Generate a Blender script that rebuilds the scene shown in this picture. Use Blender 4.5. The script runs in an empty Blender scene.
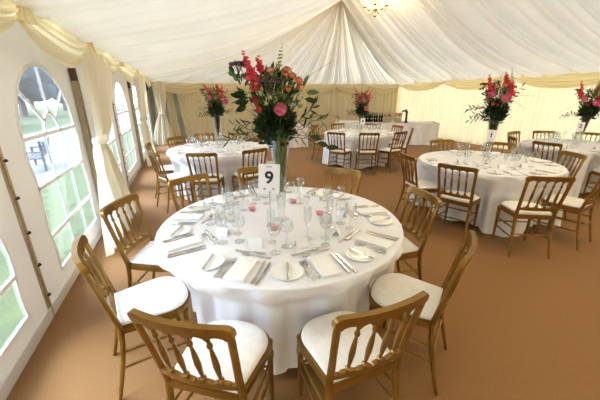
import bpy, math, random
from mathutils import Vector, Matrix
PI = math.pi
C = bpy.context.scene.collection
sin, cos = math.sin, math.cos

# ------------------------------------------------------------------ mesh helper
class MB:
    def __init__(self): self.v = []; self.f = []
    def add(self, vs, fs):
        o = len(self.v); self.v += [tuple(p) for p in vs]; self.f += [tuple(i + o for i in f) for f in fs]
    def box(self, lo, hi, M=None):
        x0, y0, z0 = lo; x1, y1, z1 = hi
        vs = [Vector(p) for p in ((x0,y0,z0),(x1,y0,z0),(x1,y1,z0),(x0,y1,z0),(x0,y0,z1),(x1,y0,z1),(x1,y1,z1),(x0,y1,z1))]
        if M: vs = [M @ p for p in vs]
        self.add(vs, [(3,2,1,0),(4,5,6,7),(0,1,5,4),(1,2,6,5),(2,3,7,6),(3,0,4,7)])
    def tube(self, path, rad, n=8, flat=1.0, up=None):
        path = [Vector(p) for p in path]; m = len(path)
        if not hasattr(rad, '__len__'): rad = [rad] * m
        ref = Vector(up) if up else None; rings = []
        for i, p in enumerate(path):
            t = (path[min(i+1, m-1)] - path[max(i-1, 0)])
            if t.length < 1e-9: t = Vector((0,0,1))
            t.normalize()
            if ref is None: ref = Vector((1,0,0)) if abs(t.x) < .8 else Vector((0,1,0))
            a = (ref - t * ref.dot(t)).normalized(); b = t.cross(a); ref = a
            rings.append([p + (a * cos(2*PI*k/n) + b * flat * sin(2*PI*k/n)) * rad[i] for k in range(n)])
        vs = [q for r in rings for q in r]
        fs = [(i*n+k, i*n+(k+1)%n, (i+1)*n+(k+1)%n, (i+1)*n+k) for i in range(m-1) for k in range(n)]
        fs += [tuple(range(n))[::-1], tuple((m-1)*n+k for k in range(n))]
        self.add(vs, fs)
    def lathe(self, prof, n=16, c=(0,0,0), cap=True):
        m = len(prof); vs = [(c[0]+r*cos(2*PI*k/n), c[1]+r*sin(2*PI*k/n), c[2]+z) for r, z in prof for k in range(n)]
        fs = [(i*n+k, i*n+(k+1)%n, (i+1)*n+(k+1)%n, (i+1)*n+k) for i in range(m-1) for k in range(n)]
        if cap: fs += [tuple(range(n))[::-1], tuple((m-1)*n+k for k in range(n))]
        self.add(vs, fs)
    def prism(self, pts, z0, z1):
        n = len(pts); vs = [(x,y,z0) for x,y in pts] + [(x,y,z1) for x,y in pts]
        self.add(vs, [tuple(range(n))[::-1], tuple(range(n,2*n))] + [(k,(k+1)%n,n+(k+1)%n,n+k) for k in range(n)])
    def strip(self, xs, top, bot, yf, th):          # a rail cut to shape: top and bottom curves over xs, bent along yf(x, z)
        vs = []
        for x in xs:
            for z in (bot(x), top(x)):
                y = yf(x, z); vs += [(x, y-th/2, z), (x, y+th/2, z)]
        fs = []
        for i in range(len(xs)-1):
            a = 4*i; b = a+4
            fs += [(a,b,b+2,a+2),(a+1,a+3,b+3,b+1),(a,a+1,b+1,b),(a+2,b+2,b+3,a+3)]
        e = 4*(len(xs)-1); fs += [(0,2,3,1),(e,e+1,e+3,e+2)]
        self.add(vs, fs)
    def grid(self, fn, nu, nv, closed=False):
        vs = [fn(i/nu, j/nv) for j in range(nv+1) for i in range(nu if closed else nu+1)]
        w = nu if closed else nu+1
        fs = [(j*w+i, j*w+(i+1)%w, (j+1)*w+(i+1)%w, (j+1)*w+i) for j in range(nv) for i in range(nu)]
        self.add(vs, fs)
    def blob(self, c, r, n=8, m=6, sq=(1,1,1), jit=0, rnd=None):
        c = Vector(c); vs = [c + Vector((0,0,-r*sq[2]))]
        for j in range(1, m):
            t = -PI/2 + PI*j/m
            for k in range(n):
                q = r * (1 + (rnd.uniform(-jit, jit) if rnd else 0))
                vs.append(c + Vector((q*sq[0]*cos(t)*cos(2*PI*k/n), q*sq[1]*cos(t)*sin(2*PI*k/n), q*sq[2]*sin(t))))
        vs.append(c + Vector((0,0,r*sq[2]))); e = len(vs)-1
        fs = [(0, 1+(k+1)%n, 1+k) for k in range(n)]
        fs += [(1+j*n+k, 1+j*n+(k+1)%n, 1+(j+1)*n+(k+1)%n, 1+(j+1)*n+k) for j in range(m-2) for k in range(n)]
        fs += [(e, 1+(m-2)*n+k, 1+(m-2)*n+(k+1)%n) for k in range(n)]
        self.add(vs, fs)
    def leaf(self, base, d, side, L, W, bend=.15):
        base = Vector(base); d = Vector(d).normalized(); side = Vector(side)
        side = (side - d*side.dot(d))
        if side.length < 1e-4: side = d.orthogonal()
        side.normalize(); nrm = d.cross(side); pts = []
        for t, w in ((0,.06),(.3,.85),(.6,.9),(.85,.45),(1,.02)):
            c = base + d*L*t - nrm*bend*L*t*t
            pts += [c - side*W*w*.5 + nrm*.08*W*w, c, c + side*W*w*.5 + nrm*.08*W*w]
        self.add(pts, [(3*i+j, 3*i+j+1, 3*i+j+4, 3*i+j+3) for i in range(4) for j in range(2)])
    def mesh(self, name, mat, smooth=True, angle=40):
        me = bpy.data.meshes.new(name); me.from_pydata(self.v, [], self.f)
        if smooth:
            me.shade_smooth()
            if angle < 179: me.set_sharp_from_angle(angle=math.radians(angle))
        me.materials.append(mat); me.update(); return me
    def build(self, name, mat, parent=None, loc=None, smooth=True, angle=40):
        o = bpy.data.objects.new(name, self.mesh(name, mat, smooth, angle)); C.objects.link(o)
        if parent: o.parent = parent
        if loc: o.location = loc
        return o

def tag(o, label=None, cat=None, group=None, kind=None):
    if label: o['label'] = label
    if cat: o['category'] = cat
    if group: o['group'] = group
    if kind: o['kind'] = kind
    return o
def empty(name, loc=(0,0,0), rz=0):
    o = bpy.data.objects.new(name, None); C.objects.link(o); o.location = loc; o.rotation_euler = (0,0,rz)
    o.empty_display_size = .1; return o
def copy_tree(o, parent=None):
    c = o.copy(); C.objects.link(c)
    if parent: c.parent = parent
    for ch in list(o.children): copy_tree(ch, c)
    return c
def struct(o): o['kind'] = 'structure'; return o
def sstep(a, b, x):
    t = min(1, max(0, (x-a)/(b-a))); return t*t*(3-2*t)

# ------------------------------------------------------------------ materials
def new_mat(name):
    m = bpy.data.materials.new(name); m.use_nodes = True; nt = m.node_tree
    return m, nt, nt.nodes['Principled BSDF'], nt.nodes['Material Output']
def noise_col(nt, a, b, scale, detail=4, lo=.35, hi=.65, stretch=None):
    tc = nt.nodes.new('ShaderNodeTexCoord'); n = nt.nodes.new('ShaderNodeTexNoise'); r = nt.nodes.new('ShaderNodeValToRGB')
    n.inputs['Scale'].default_value = scale; n.inputs['Detail'].default_value = detail
    if stretch:
        mp = nt.nodes.new('ShaderNodeMapping'); mp.inputs['Scale'].default_value = stretch
        nt.links.new(tc.outputs['Object'], mp.inputs['Vector']); nt.links.new(mp.outputs[0], n.inputs['Vector'])
    else: nt.links.new(tc.outputs['Object'], n.inputs['Vector'])
    r.color_ramp.elements[0].color = (*a, 1); r.color_ramp.elements[1].color = (*b, 1)
    r.color_ramp.elements[0].position = lo; r.color_ramp.elements[1].position = hi
    nt.links.new(n.outputs['Fac'], r.inputs['Fac']); return r, n
def simple(name, a, b=None, scale=12, rough=.6, metal=0, spec=.5, bump=0, bscale=None, **kw):
    m, nt, p, out = new_mat(name); b = b or tuple(min(1, x*1.1) for x in a)
    r, n = noise_col(nt, a, b, scale, **kw); nt.links.new(r.outputs[0], p.inputs['Base Color'])
    p.inputs['Roughness'].default_value = rough; p.inputs['Metallic'].default_value = metal
    p.inputs['Specular IOR Level'].default_value = spec
    if bump:
        n2 = n
        if bscale:
            n2 = nt.nodes.new('ShaderNodeTexNoise'); n2.inputs['Scale'].default_value = bscale; n2.inputs['Detail'].default_value = 3
            tc = nt.nodes.new('ShaderNodeTexCoord'); nt.links.new(tc.outputs['Object'], n2.inputs['Vector'])
        bp = nt.nodes.new('ShaderNodeBump'); bp.inputs['Strength'].default_value = bump; bp.inputs['Distance'].default_value = .01
        nt.links.new(n2.outputs['Fac'], bp.inputs['Height']); nt.links.new(bp.outputs[0], p.inputs['Normal'])
    return m
def cloth_mat(name, a, b, trans, tcol=None, rough=.9, scale=3):
    m, nt, p, out = new_mat(name); r, n = noise_col(nt, a, b, scale)
    nt.links.new(r.outputs[0], p.inputs['Base Color']); p.inputs['Roughness'].default_value = rough
    p.inputs['Specular IOR Level'].default_value = .1
    if trans:
        t = nt.nodes.new('ShaderNodeBsdfTranslucent'); t.inputs['Color'].default_value = (*(tcol or b), 1)
        mx = nt.nodes.new('ShaderNodeMixShader'); mx.inputs[0].default_value = trans
        nt.links.new(p.outputs[0], mx.inputs[1]); nt.links.new(t.outputs[0], mx.inputs[2]); nt.links.new(mx.outputs[0], out.inputs['Surface'])
    return m
def thin_glass(name, tint=(1,1,1), edge=.55, haze=0, rough=.02, base=.03):
    m, nt, p, out = new_mat(name); nt.nodes.remove(p)
    t = nt.nodes.new('ShaderNodeBsdfTransparent'); t.inputs['Color'].default_value = (*tint, 1)
    g = nt.nodes.new('ShaderNodeBsdfGlossy'); g.inputs['Roughness'].default_value = rough
    lw = nt.nodes.new('ShaderNodeLayerWeight'); lw.inputs['Blend'].default_value = .25
    mr = nt.nodes.new('ShaderNodeMapRange'); mr.inputs['To Min'].default_value = base; mr.inputs['To Max'].default_value = edge
    nt.links.new(lw.outputs['Facing'], mr.inputs['Value'])
    mx = nt.nodes.new('ShaderNodeMixShader'); nt.links.new(mr.outputs[0], mx.inputs[0])
    nt.links.new(t.outputs[0], mx.inputs[1]); nt.links.new(g.outputs[0], mx.inputs[2]); last = mx
    if haze:
        d = nt.nodes.new('ShaderNodeBsdfDiffuse'); d.inputs['Color'].default_value = (.85,.9,.95,1)
        tl = nt.nodes.new('ShaderNodeBsdfTranslucent'); tl.inputs['Color'].default_value = (.85,.9,.95,1)
        m1 = nt.nodes.new('ShaderNodeMixShader'); m1.inputs[0].default_value = .6
        nt.links.new(d.outputs[0], m1.inputs[1]); nt.links.new(tl.outputs[0], m1.inputs[2])
        tc = nt.nodes.new('ShaderNodeTexCoord'); n = nt.nodes.new('ShaderNodeTexNoise'); n.inputs['Scale'].default_value = 7; n.inputs['Detail'].default_value = 5
        mp = nt.nodes.new('ShaderNodeMapping'); mp.inputs['Scale'].default_value = (1, 3, .6)
        nt.links.new(tc.outputs['Object'], mp.inputs['Vector']); nt.links.new(mp.outputs[0], n.inputs['Vector'])
        m3 = nt.nodes.new('ShaderNodeMapRange'); m3.inputs['To Min'].default_value = haze*.5; m3.inputs['To Max'].default_value = haze*1.5
        nt.links.new(n.outputs['Fac'], m3.inputs['Value'])
        m2 = nt.nodes.new('ShaderNodeMixShader'); nt.links.new(m3.outputs[0], m2.inputs[0])
        nt.links.new(mx.outputs[0], m2.inputs[1]); nt.links.new(m1.outputs[0], m2.inputs[2]); last = m2
    nt.links.new(last.outputs[0], out.inputs['Surface']); return m
def glow(name, col, s):
    m, nt, p, out = new_mat(name); p.inputs['Base Color'].default_value = (*col, 1)
    p.inputs['Emission Color'].default_value = (*col, 1); p.inputs['Emission Strength'].default_value = s; return m

GOLD = simple('antique_gold_paint', (.22,.108,.014), (.31,.165,.030), 9, rough=.28, metal=.6, spec=.6, bump=.05, bscale=60)
PAD = simple('cream_seat_fabric', (.80,.77,.70), (.86,.83,.77), 20, rough=.85, spec=.2, bump=.08, bscale=180)
LINEN = cloth_mat('white_linen', (.79,.79,.82), (.84,.84,.87), 0, scale=5)
NAPKIN = simple('white_napkin_cotton', (.86,.85,.83), (.9,.89,.87), 30, rough=.85, spec=.2)
CEIL = cloth_mat('ivory_ceiling_lining', (.66,.61,.50), (.71,.66,.55), .07, (.98,.90,.76), scale=1.2)
DRAPE = cloth_mat('cream_wall_lining', (.72,.62,.40), (.77,.67,.45), .16, (.9,.8,.5), scale=1.2)
SWAG = cloth_mat('cream_swag_silk', (.92,.83,.58), (.94,.87,.64), .45, (.98,.90,.64), scale=1.5)
CURTAIN = cloth_mat('cream_tied_curtain', (.88,.83,.70), (.91,.86,.74), .42, (.98,.92,.76), scale=1.5)
PVC = cloth_mat('white_marquee_canvas', (.82,.81,.79), (.86,.85,.83), .13, (.92,.90,.86), rough=.5, scale=2)
PANE = thin_glass('clear_vinyl_window', (.78,.86,.97), .5, .045, .08, .04)
BARS = simple('white_window_bars', (.85,.85,.87), (.9,.9,.92), 5, rough=.5)
CARPET = simple('tan_cord_carpet', (.220,.096,.020), (.295,.140,.036), 90, rough=.75, spec=.4, bump=.5, bscale=240, detail=8, lo=.2, hi=.8)
CARPET.node_tree.nodes['Principled BSDF'].inputs['Sheen Weight'].default_value = .07
CARPET.node_tree.nodes['Principled BSDF'].inputs['Sheen Roughness'].default_value = .5
POST = simple('weathered_tan_post', (.36,.28,.18), (.42,.33,.22), 6, rough=.6, stretch=(8,8,1))
POSTDARK = simple('dark_wood_post_end', (.05,.025,.015), (.09,.04,.02), 8)
ROPE = simple('tan_lacing_rope', (.42,.33,.22), (.52,.42,.30), 40)
STEEL = simple('polished_steel', (.55,.53,.50), (.68,.66,.62), 8, rough=.22, metal=1)
CHINA = simple('white_china', (.88,.87,.84), (.91,.90,.87), 5, rough=.15)
GLASS = thin_glass('clear_drinking_glass', (.97,.98,.98), .62, 0, .03, .035)
VASEG = thin_glass('clear_vase_glass', (.98,.99,.985), .6, 0, .03, .05)
CARD = simple('white_card', (.88,.88,.90), (.92,.92,.94), 10, rough=.6)
INK = simple('black_ink', (.006,.006,.006), (.012,.012,.012), 5)
GREYINK = simple('grey_ink', (.25,.25,.27), (.35,.35,.37), 5)
PINKWAX = simple('pink_candle_wax', (.78,.16,.22), (.85,.22,.28), 12, rough=.5)
LEAF = simple('dark_green_leaf', (.006,.018,.004), (.020,.050,.010), 16, rough=.5, spec=.3)
LEAFMID = simple('mid_green_leaf', (.05,.11,.02), (.13,.20,.045), 16, rough=.5)
LIME = simple('lime_green_bells', (.28,.36,.06), (.42,.48,.12), 20)
STEM = simple('green_flower_stem', (.06,.12,.025), (.16,.22,.06), 20)
PINK = simple('pink_rose_petal', (.70,.055,.19), (.92,.40,.54), 34, rough=.6)
RED = simple('coral_red_petal', (.58,.018,.055), (.80,.085,.12), 18, rough=.6)
PEACH = simple('peach_bud_petal', (.82,.22,.12), (.88,.34,.20), 16, rough=.6)
SEDUM = simple('brown_sedum_florets', (.055,.025,.028), (.13,.06,.06), 40)
CREAMF = simple('cream_petal', (.75,.72,.55), (.85,.82,.68), 18)
TWIG = simple('dry_brown_twig', (.16,.10,.05), (.24,.16,.08), 20)
BOTTLE = simple('dark_bottle_glass', (.005,.006,.005), (.010,.012,.009), 5, rough=.3, spec=.3)
BLACK = simple('black_enamel', (.010,.010,.012), (.02,.02,.022), 5, rough=.3)
BRASS = simple('polished_brass', (.62,.33,.06), (.75,.43,.10), 6, rough=.2, metal=1)
GRASS = simple('summer_lawn', (.042,.064,.014), (.080,.108,.026), 3, rough=.95, bump=.6, bscale=40, detail=10)
GRAVEL = simple('pale_gravel', (.15,.15,.165), (.20,.20,.215), 18, rough=.95, bump=.3, bscale=60)
TREE = simple('haze_tinted_foliage', (.014,.026,.044), (.034,.052,.072), 1.4, rough=.9, detail=8)  # bluish haze of the window vinyl is put into the leaf colour
BARK = simple('tree_bark', (.06,.045,.035), (.12,.09,.07), 6)
BENCHW = simple('weathered_bench_wood', (.03,.04,.07), (.05,.06,.10), 8, rough=.7)
WATER = thin_glass('vase_water', (.96,.98,.95), .35, 0, .03, .03)
BULB = glow('warm_bulb', (1,.72,.36), 14)
CANDLE = simple('ivory_candle_sleeve', (.8,.75,.62), (.85,.8,.68), 10)

# ------------------------------------------------------------------ the setting
XL, XR, YB, YF = -1.17, 9.42, 12.45, -3.2
LX, RX, LE, RE, BE = -0.97, 9.28, 2.24, 2.14, 2.06      # inner lining edges and eave heights
AP = Vector((4.1, 8.2, 4.0))
struct(MB().build('floor', CARPET)); fl = bpy.data.objects['floor']
mb = MB(); mb.box((XL, YF, -.05), (XR, YB, 0)); fl.data = mb.mesh('floor', CARPET, False)

def pleat(s):
    """depth of the gathered folds at distance s along the eave: narrow creases between soft rolls"""
    w = s + .05*sin(2.3*s) + .03*sin(7.1*s+1)
    a = abs(sin(PI*w/.21 + .6*sin(1.7*s)))
    b = abs(sin(PI*w/.62 + .9*sin(.9*s+2)))
    c = abs(sin(PI*w/1.9 + .5))
    return .065*(1-a)**2.6*(.65+.35*sin(3.1*s)) + .15*(1-b)**2.6*(.7+.3*sin(1.3*s)) + .16*(1-c)**3.5
def ceiling_part(mb, eave, ridge, s0, s1, nu, nv, sag, flip=False, amp=1):
    def fn(u, v):
        s = s0 + (s1-s0)*u; e = eave(s); r = ridge(s)
        p = e.lerp(r, v); q = pleat(s)*amp*min(1, (e-r).length/4)
        g = sin(PI*min(1, v*1.05))**.6 if v < .95 else .55*(1-v)/.05*.6+.2
        z = p.z - sag*sin(PI*v)*(1 + .25*sin(1.3*s)) - .06 + q*(.75+.25*sin(PI*min(.5, v*2.2)/1))*min(1, .3+v*12)
        return (p.x, p.y, z)
    mb.grid(fn, nu, nv)
cm = MB()
def rl(s): return Vector((AP.x, s if s < 5.6 else 5.6 + (8.2-5.6)*sstep(5.6, 12.4, s)**.8, AP.z))
ceiling_part(cm, lambda s: Vector((LX, s, LE if s < 9 else LE + (BE-LE)*(s-9)/3.35)), rl, YF, 12.35, 1500, 20, .30, amp=1.7)
ceiling_part(cm, lambda s: Vector((RX, s, RE if s < 9 else RE + (BE-RE)*(s-9)/3.35)), rl, YF, 12.35, 1500, 20, .30)
ceiling_part(cm, lambda s: Vector((s, 12.35, BE)), lambda s: AP + Vector(((s-4.1)*.02, .02, 0)), LX, RX, 1000, 20, .22, amp=.9)
for pts in (((XL-.05,YF,2.5),(LX,YF,LE-.04),(LX,YB,LE-.2),(XL-.05,YB,2.5)), ((XR+.05,YF,2.5),(RX,YF,RE-.04),(RX,YB,RE-.1),(XR+.05,YB,2.5)), ((XL-.05,YB+.03,2.62),(LX,12.3,BE-.04),(RX,12.3,BE-.04),(XR+.05,YB+.03,2.62))):
    cm.add(pts, [(0,1,2,3)])                           # strips added behind the eaves to keep sky light from leaking in
struct(cm.build('ceiling', CEIL, angle=180))
# pleated wall linings
def drape(mb, a, b, z0, z1, amp=.035, wl=.19, seed=0, gaps=()):
    a = Vector(a); b = Vector(b); L = (b-a).length; d = (b-a)/L; nrm = Vector((-d.y, d.x))
    n = int(L/.018)
    def fn(u, v):
        s = L*u; w = s + .06*sin(2.1*s+seed) + .03*sin(6*s+seed)
        q = amp*(.7+.3*sin(1.3*s+seed))*sin(2*PI*w/wl)*(.55+.45*(1-v)) + .5*amp*sin(2*PI*w/(wl*2.7)+1)
        p = a + d*s + nrm*q; return (p.x, p.y, z0 + (z1-z0)*v)
    mb.grid(fn, n, 6)
m = MB(); drape(m, (RX, YB+.02), (RX, YF), 0, RE+.02); struct(m.build('wall_right', DRAPE, angle=180))
m = MB(); drape(m, (.15, 12.33), (RX+.12, 12.33), 0, BE+.05, seed=2)
# the left end of the back lining hangs loose and leaves two slits
def slip(mb, zt, top0, top1, bot0, bot1, seed):
    def fn(u, v):
        a = bot0 + (top0-bot0)*v; b = bot1 + (top1-bot1)*v; x = a + (b-a)*u
        return (x, 12.33 + .03*sin(u*(b-a+.3)*34+seed), zt*v)
    mb.grid(fn, 30, 10)
slip(m, BE+.05, -.58, -.36, -.56, -.22, 0); slip(m, BE+.05, -.26, .3, -.02, .3, 1); slip(m, BE+.05, -.98, -.74, -.98, -.80, 2)
wb = struct(m.build('wall_back', DRAPE, angle=180))
m = MB(); m.box((XL, YB, 0), (XR, YB+.02, 2.6)); struct(m.build('wall_back_canvas', simple('grey_green_canvas', (.30,.33,.31), (.38,.41,.38), 2), smooth=False))  # grey of the door panels glimpsed through the slits
m = MB(); drape(m, (XL, YF), (XR, YF), 0, 4.25, seed=5); struct(m.build('wall_front', DRAPE, angle=180))

# left wall: canvas panels with arched vinyl windows
def arch(y0, y1, z0, zs, n=20):
    r = (y1-y0)/2; c = (y0+y1)/2; H = .56
    pts = [(y1 - .018*sin((z-z0)*11)*(1 if 0 < k < 12 else 0), z) for k, z in enumerate([z0 + (zs-z0)*i/12 for i in range(13)])]
    pts += [(c + r*cos(PI*k/n), zs + H*sin(PI*k/n)) for k in range(1, n)]
    pts += [(y0 + .018*sin((z-z0)*11)*(1 if 0 < k < 12 else 0), z) for k, z in enumerate([zs - (zs-z0)*i/12 for i in range(13)])]
    return pts
WIN = [(-.95,.25),(1.02,2.24),(2.86,4.08),(4.82,5.98),(6.52,7.76),(8.75,9.95),(10.6,11.8)]
ybreak = [YF,-1.5,.55,2.51,4.33,6.29,8.31,10.2,YB]
import bmesh
bm = bmesh.new()
pb = [-1.5,.55,2.51,4.33,6.29,8.31,10.2,YB]
def fill_panel(ya, yb, outl):
    for x in (XL-.004, XL+.004):
        o = [bm.verts.new((x, y, z)) for y, z in ((ya,0),(yb,0),(yb,2.5),(ya,2.5))]
        e = [bm.edges.new((o[k], o[(k+1)%4])) for k in range(4)]
        if outl:
            i = [bm.verts.new((x, y, z)) for y, z in outl]; n = len(i)
            e += [bm.edges.new((i[k], i[(k+1)%n])) for k in range(n)]
        bmesh.ops.triangle_fill(bm, edges=e, use_beauty=True)
fill_panel(YF, -1.5, None)
outs = []
for k, (a, b) in enumerate(WIN):
    ol = arch(a, b, .22, 1.34); outs.append(ol); fill_panel(pb[k], pb[k+1], ol)
me = bpy.data.meshes.new('wall_left'); bm.to_mesh(me); bm.free(); me.materials.append(PVC)
wl = bpy.data.objects.new('wall_left', me); C.objects.link(wl); struct(wl)
for k, (a, b) in enumerate(WIN):
    m = MB(); ol = outs[k]; n = len(ol)
    m.add([(XL, y, z) for y, z in ol], [tuple(range(n))])
    w = struct(m.build('window_%d' % (k+1), PANE, smooth=False))
    g = MB(); c = (a+b)/2; W = b-a; x = XL+.006
    def bar(y0, z0, y1, z1, t=.024):
        d = Vector((0, y1-y0, z1-z0)).normalized(); p = Vector((0, -d.z, d.y))*t/2
        A = Vector((x, y0, z0)); B = Vector((x, y1, z1)); q = Vector((.006,0,0))
        vs = [A-p, A+p, B+p, B-p]; g.add(vs + [v+q for v in vs], [(0,1,2,3),(7,6,5,4),(0,4,5,1),(1,5,6,2),(2,6,7,3),(3,7,4,0)])
    for zz in (1.33, .94, .53): bar(a+.01, zz, b-.01, zz, .03)
    bar(c-.2, .22, c-.2, 1.33, .014); bar(c+.2, .22, c+.2, 1.33, .014)
    for an in (40, 90, 140):
        ca, sa = cos(math.radians(an)), sin(math.radians(an)); bar(c+.17*ca, 1.33+.17*sa, c+W*.49*ca, 1.33+.545*sa, .024)
    for q in range(8):
        t0, t1 = PI*q/8, PI*(q+1)/8; bar(c+.17*cos(t0), 1.33+.17*sin(t0), c+.17*cos(t1), 1.33+.17*sin(t1), .022)
    for q in range(n):                                  # welded rim around the vinyl
        bar(ol[q][0], ol[q][1], ol[(q+1) % n][0], ol[(q+1) % n][1], .03)
    g.build('glazing_bars', BARS, w, smooth=False)
# posts, lacing, skirt
tn = [0]
def trim(mb, mat, **k):
    tn[0] += 1; return struct(mb.build('trim_%d' % tn[0], mat, **k))
for y in (.55, 4.33, 8.31, 12.3):
    m = MB(); m.box((XL+.012, y-.045, 0), (XL+.072, y+.045, 1.80)); trim(m, POST, smooth=False)
    m = MB(); m.box((XL+.012, y-.040, 1.80), (XL+.068, y+.040, 2.3)); trim(m, POSTDARK, smooth=False)
for y in (2.51, 6.29, 10.2):
    m = MB(); m.tube([(XL+.016, y+.004*sin(z*9), z) for z in [i*.1 for i in range(24)]], .008, 6)
    m.box((XL+.005, y-.035, 0), (XL+.009, y+.035, 2.3))
    trim(m, ROPE)
    m = MB()
    for i in range(8): m.tube([(XL+.024, y-.014, .2+i*.26), (XL+.034, y, .2+i*.26), (XL+.024, y+.014, .205+i*.26)], .008, 6)
    trim(m, INK)
m = MB(); m.box((XL+.006, YF, 0), (XL+.016, YB, .09)); struct(m.build('baseboard_left', PVC, smooth=False))

# swag valance along each eave
def swags(name, pts, drop, mat, inward, seed=0):
    """pts: knot positions along an eave, the cloth hangs in a catenary between neighbours"""
    mb = MB()
    for k in range(len(pts)-1):
        a = Vector(pts[k]); b = Vector(pts[k+1]); dr = drop[k] if hasattr(drop, '__len__') else drop
        L = (b-a).length
        def fn(u, v):
            p = a.lerp(b, u); c = (4*u*(1-u))**.8
            hang = v*(.13 + dr*c) + .03*c*(1-v)
            bel = .05*sin(PI*v)*(.4+c) + .016*sin(v*27 + .6*sin(6*u))*min(1, c*1.3+.25) - .03*v
            return (p.x + inward[0]*bel, p.y + inward[1]*bel, p.z - hang + .012*sin(v*27)*0)
        mb.grid(fn, 28, 26)
        # gathered knot and its short tail
        def kn(u, v):
            r = (.03 + .05*v*v + .012*sin(u*2*PI*7)); an = 2*PI*u
            return (a.x + inward[0]*(.03 + r*.6*cos(an)) + abs(inward[1])*r*sin(an), a.y + inward[1]*(.03 + r*.6*cos(an)) + abs(inward[0])*r*sin(an), a.z + .05 - .20*v)
        mb.grid(kn, 28, 5, True)
    return trim(mb, mat, angle=180)
ky = [-1.4, .75, 2.82, 4.42, 6.38, 8.40, 10.38, 12.3]
swags('valance', [(LX+.01, y, LE+.02) for y in ky], .24, SWAG, (1, 0))
swags('valance', [(x, 12.24, BE+.04) for x in (LX, .9, 2.7, 4.4, 6.1, 7.7, RX)], .27, SWAG, (0, -1))
swags('valance', [(RX-.06, y, RE+.02) for y in (12.2, 9.6, 6.9, 4.2, 1.5, -1.2)], .26, SWAG, (-1, 0))
# tied curtains
def curtain(label, x, ytop, ytie, ztie, ybot, seed, ztop=2.12, rz=0):
    r = empty('tied_curtain', (x, ytie, 0), rz); tag(r, label, 'curtain', 'tied curtains along the window wall')
    def edge(z):
        if z > ztie:
            t = (z-ztie)/(ztop-ztie); k = t**.62
            return ytie-.07 + (ytop[0]-ytie+.07)*k, ytie+.07 + (ytop[1]-ytie-.07)*k
        t = (ztie-z)/ztie; k = min(1, 1.25*t**.75 - .25*t*t)
        return ytie-.07 + (ybot[0]-ytie+.07)*k, ytie+.07 + (ybot[1]-ytie-.07)*k
    def fn(u, v):
        z = .015 + (ztop-.015)*v; a, b = edge(z); w = b-a
        q = sin(u*2*PI*8+seed)*.036 + .03*sin(u*2*PI*3+seed*2); y = a + w*u + .01*sin(u*40)
        bel = .10*sstep(0, 1, (ztie-z)/ztie)*sin(PI*u) if z < ztie else .05*sin(PI*u)
        return (q*min(1, .4+w*1.2) + bel, y-ytie, z)
    m = MB(); m.grid(fn, 90, 34); m.build('curtain_panel', CURTAIN, r, angle=180)
    m = MB(); m.grid(lambda u, v: ((.075+.012*sin(PI*v))*cos(2*PI*u) + .02, (.095+.012*sin(PI*v))*sin(2*PI*u), ztie-.05+.1*v + .02*cos(2*PI*u)), 24, 6, True)
    m.build('tieback', CURTAIN, r)
curtain('cream curtain tied back at the nearest post, fullest of the three', XL+.20, (4.08,5.55), 4.10, 1.16, (3.40,5.15), 0)
curtain('cream curtain tied back at the middle post of the window wall', XL+.20, (8.25,9.9), 8.40, 1.12, (8.0,9.25), 1.3)
curtain('white curtain tied back in the far left corner', -.74, (11.55,12.0), 11.75, 1.05, (11.32,12.02), 2.2, rz=-PI/2)

# ------------------------------------------------------------------ outside the windows
m = MB(); m.grid(lambda u, v: (-60 + 58.8*u, -20 + 90*v, -.03 + .02*sin(9*v+5*u)), 40, 40)
tag(m.build('lawn', GRASS), 'green grass lawn outside the arched windows', 'grass', kind='stuff')
m = MB(); m.grid(lambda u, v: (-2.7 - 4.2*u, -20 + 60*v, .0), 6, 20); struct(m.build('path', GRAVEL))
rnd = random.Random(4)
for k in range(12):
    x = -13 - 5*(k % 2); y = -8 + k*5.2; h = rnd.uniform(9.5, 11.5)
    r = empty('tree', (x, y, .02)); tag(r, 'hazy blue-green tree beyond the lawn, seen through the vinyl windows', 'tree', 'trees beyond the lawn')
    m = MB(); m.tube([(0,0,0),(.1,.1,h*.3),(0,.1,h*.6)], [.3,.22,.12], 8); m.build('trunk', BARK, r)
    m = MB()
    for q in range(30):
        an = rnd.uniform(0, 6.28); zz = rnd.uniform(.17, .95)*h; rr = 2.2*sin(PI*min(.98, (zz/h)*.8+.15)); d = rnd.uniform(.1, .8)*rr
        m.blob((d*cos(an), d*sin(an), zz), rnd.uniform(1.0, 1.5), 9, 7, (1,1,.85), .22, rnd)
    m.build('crown', TREE, r)
r = empty('garden_bench', (-3.45, 8.9, 0), math.radians(-78)); tag(r, 'weathered slatted garden bench on the pale gravel outside the first window', 'bench'); r.scale = (.72, .72, .72)
for k in range(5):
    m = MB(); m.box((-.75,-.02,.48+k*.095), (.75,.02,.545+k*.095), Matrix.Translation((0,.27+k*.02,0))); m.build('back_slat', BENCHW, r, smooth=False)
for k in range(4):
    m = MB(); m.box((-.75,-.2+k*.115,.40), (.75,-.11+k*.115,.43)); m.build('seat_slat', BENCHW, r, smooth=False)
for sx in (-.68, .68):
    m = MB(); m.box((sx-.03,.24,0), (sx+.03,.30,.95)); m.build('back_leg', BENCHW, r, smooth=False)
    m = MB(); m.box((sx-.03,-.2,0), (sx+.03,-.14,.62)); m.build('front_leg', BENCHW, r, smooth=False)
    m = MB(); m.box((sx-.035,-.22,.60), (sx+.035,.28,.635)); m.build('armrest', BENCHW, r, smooth=False)

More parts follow.
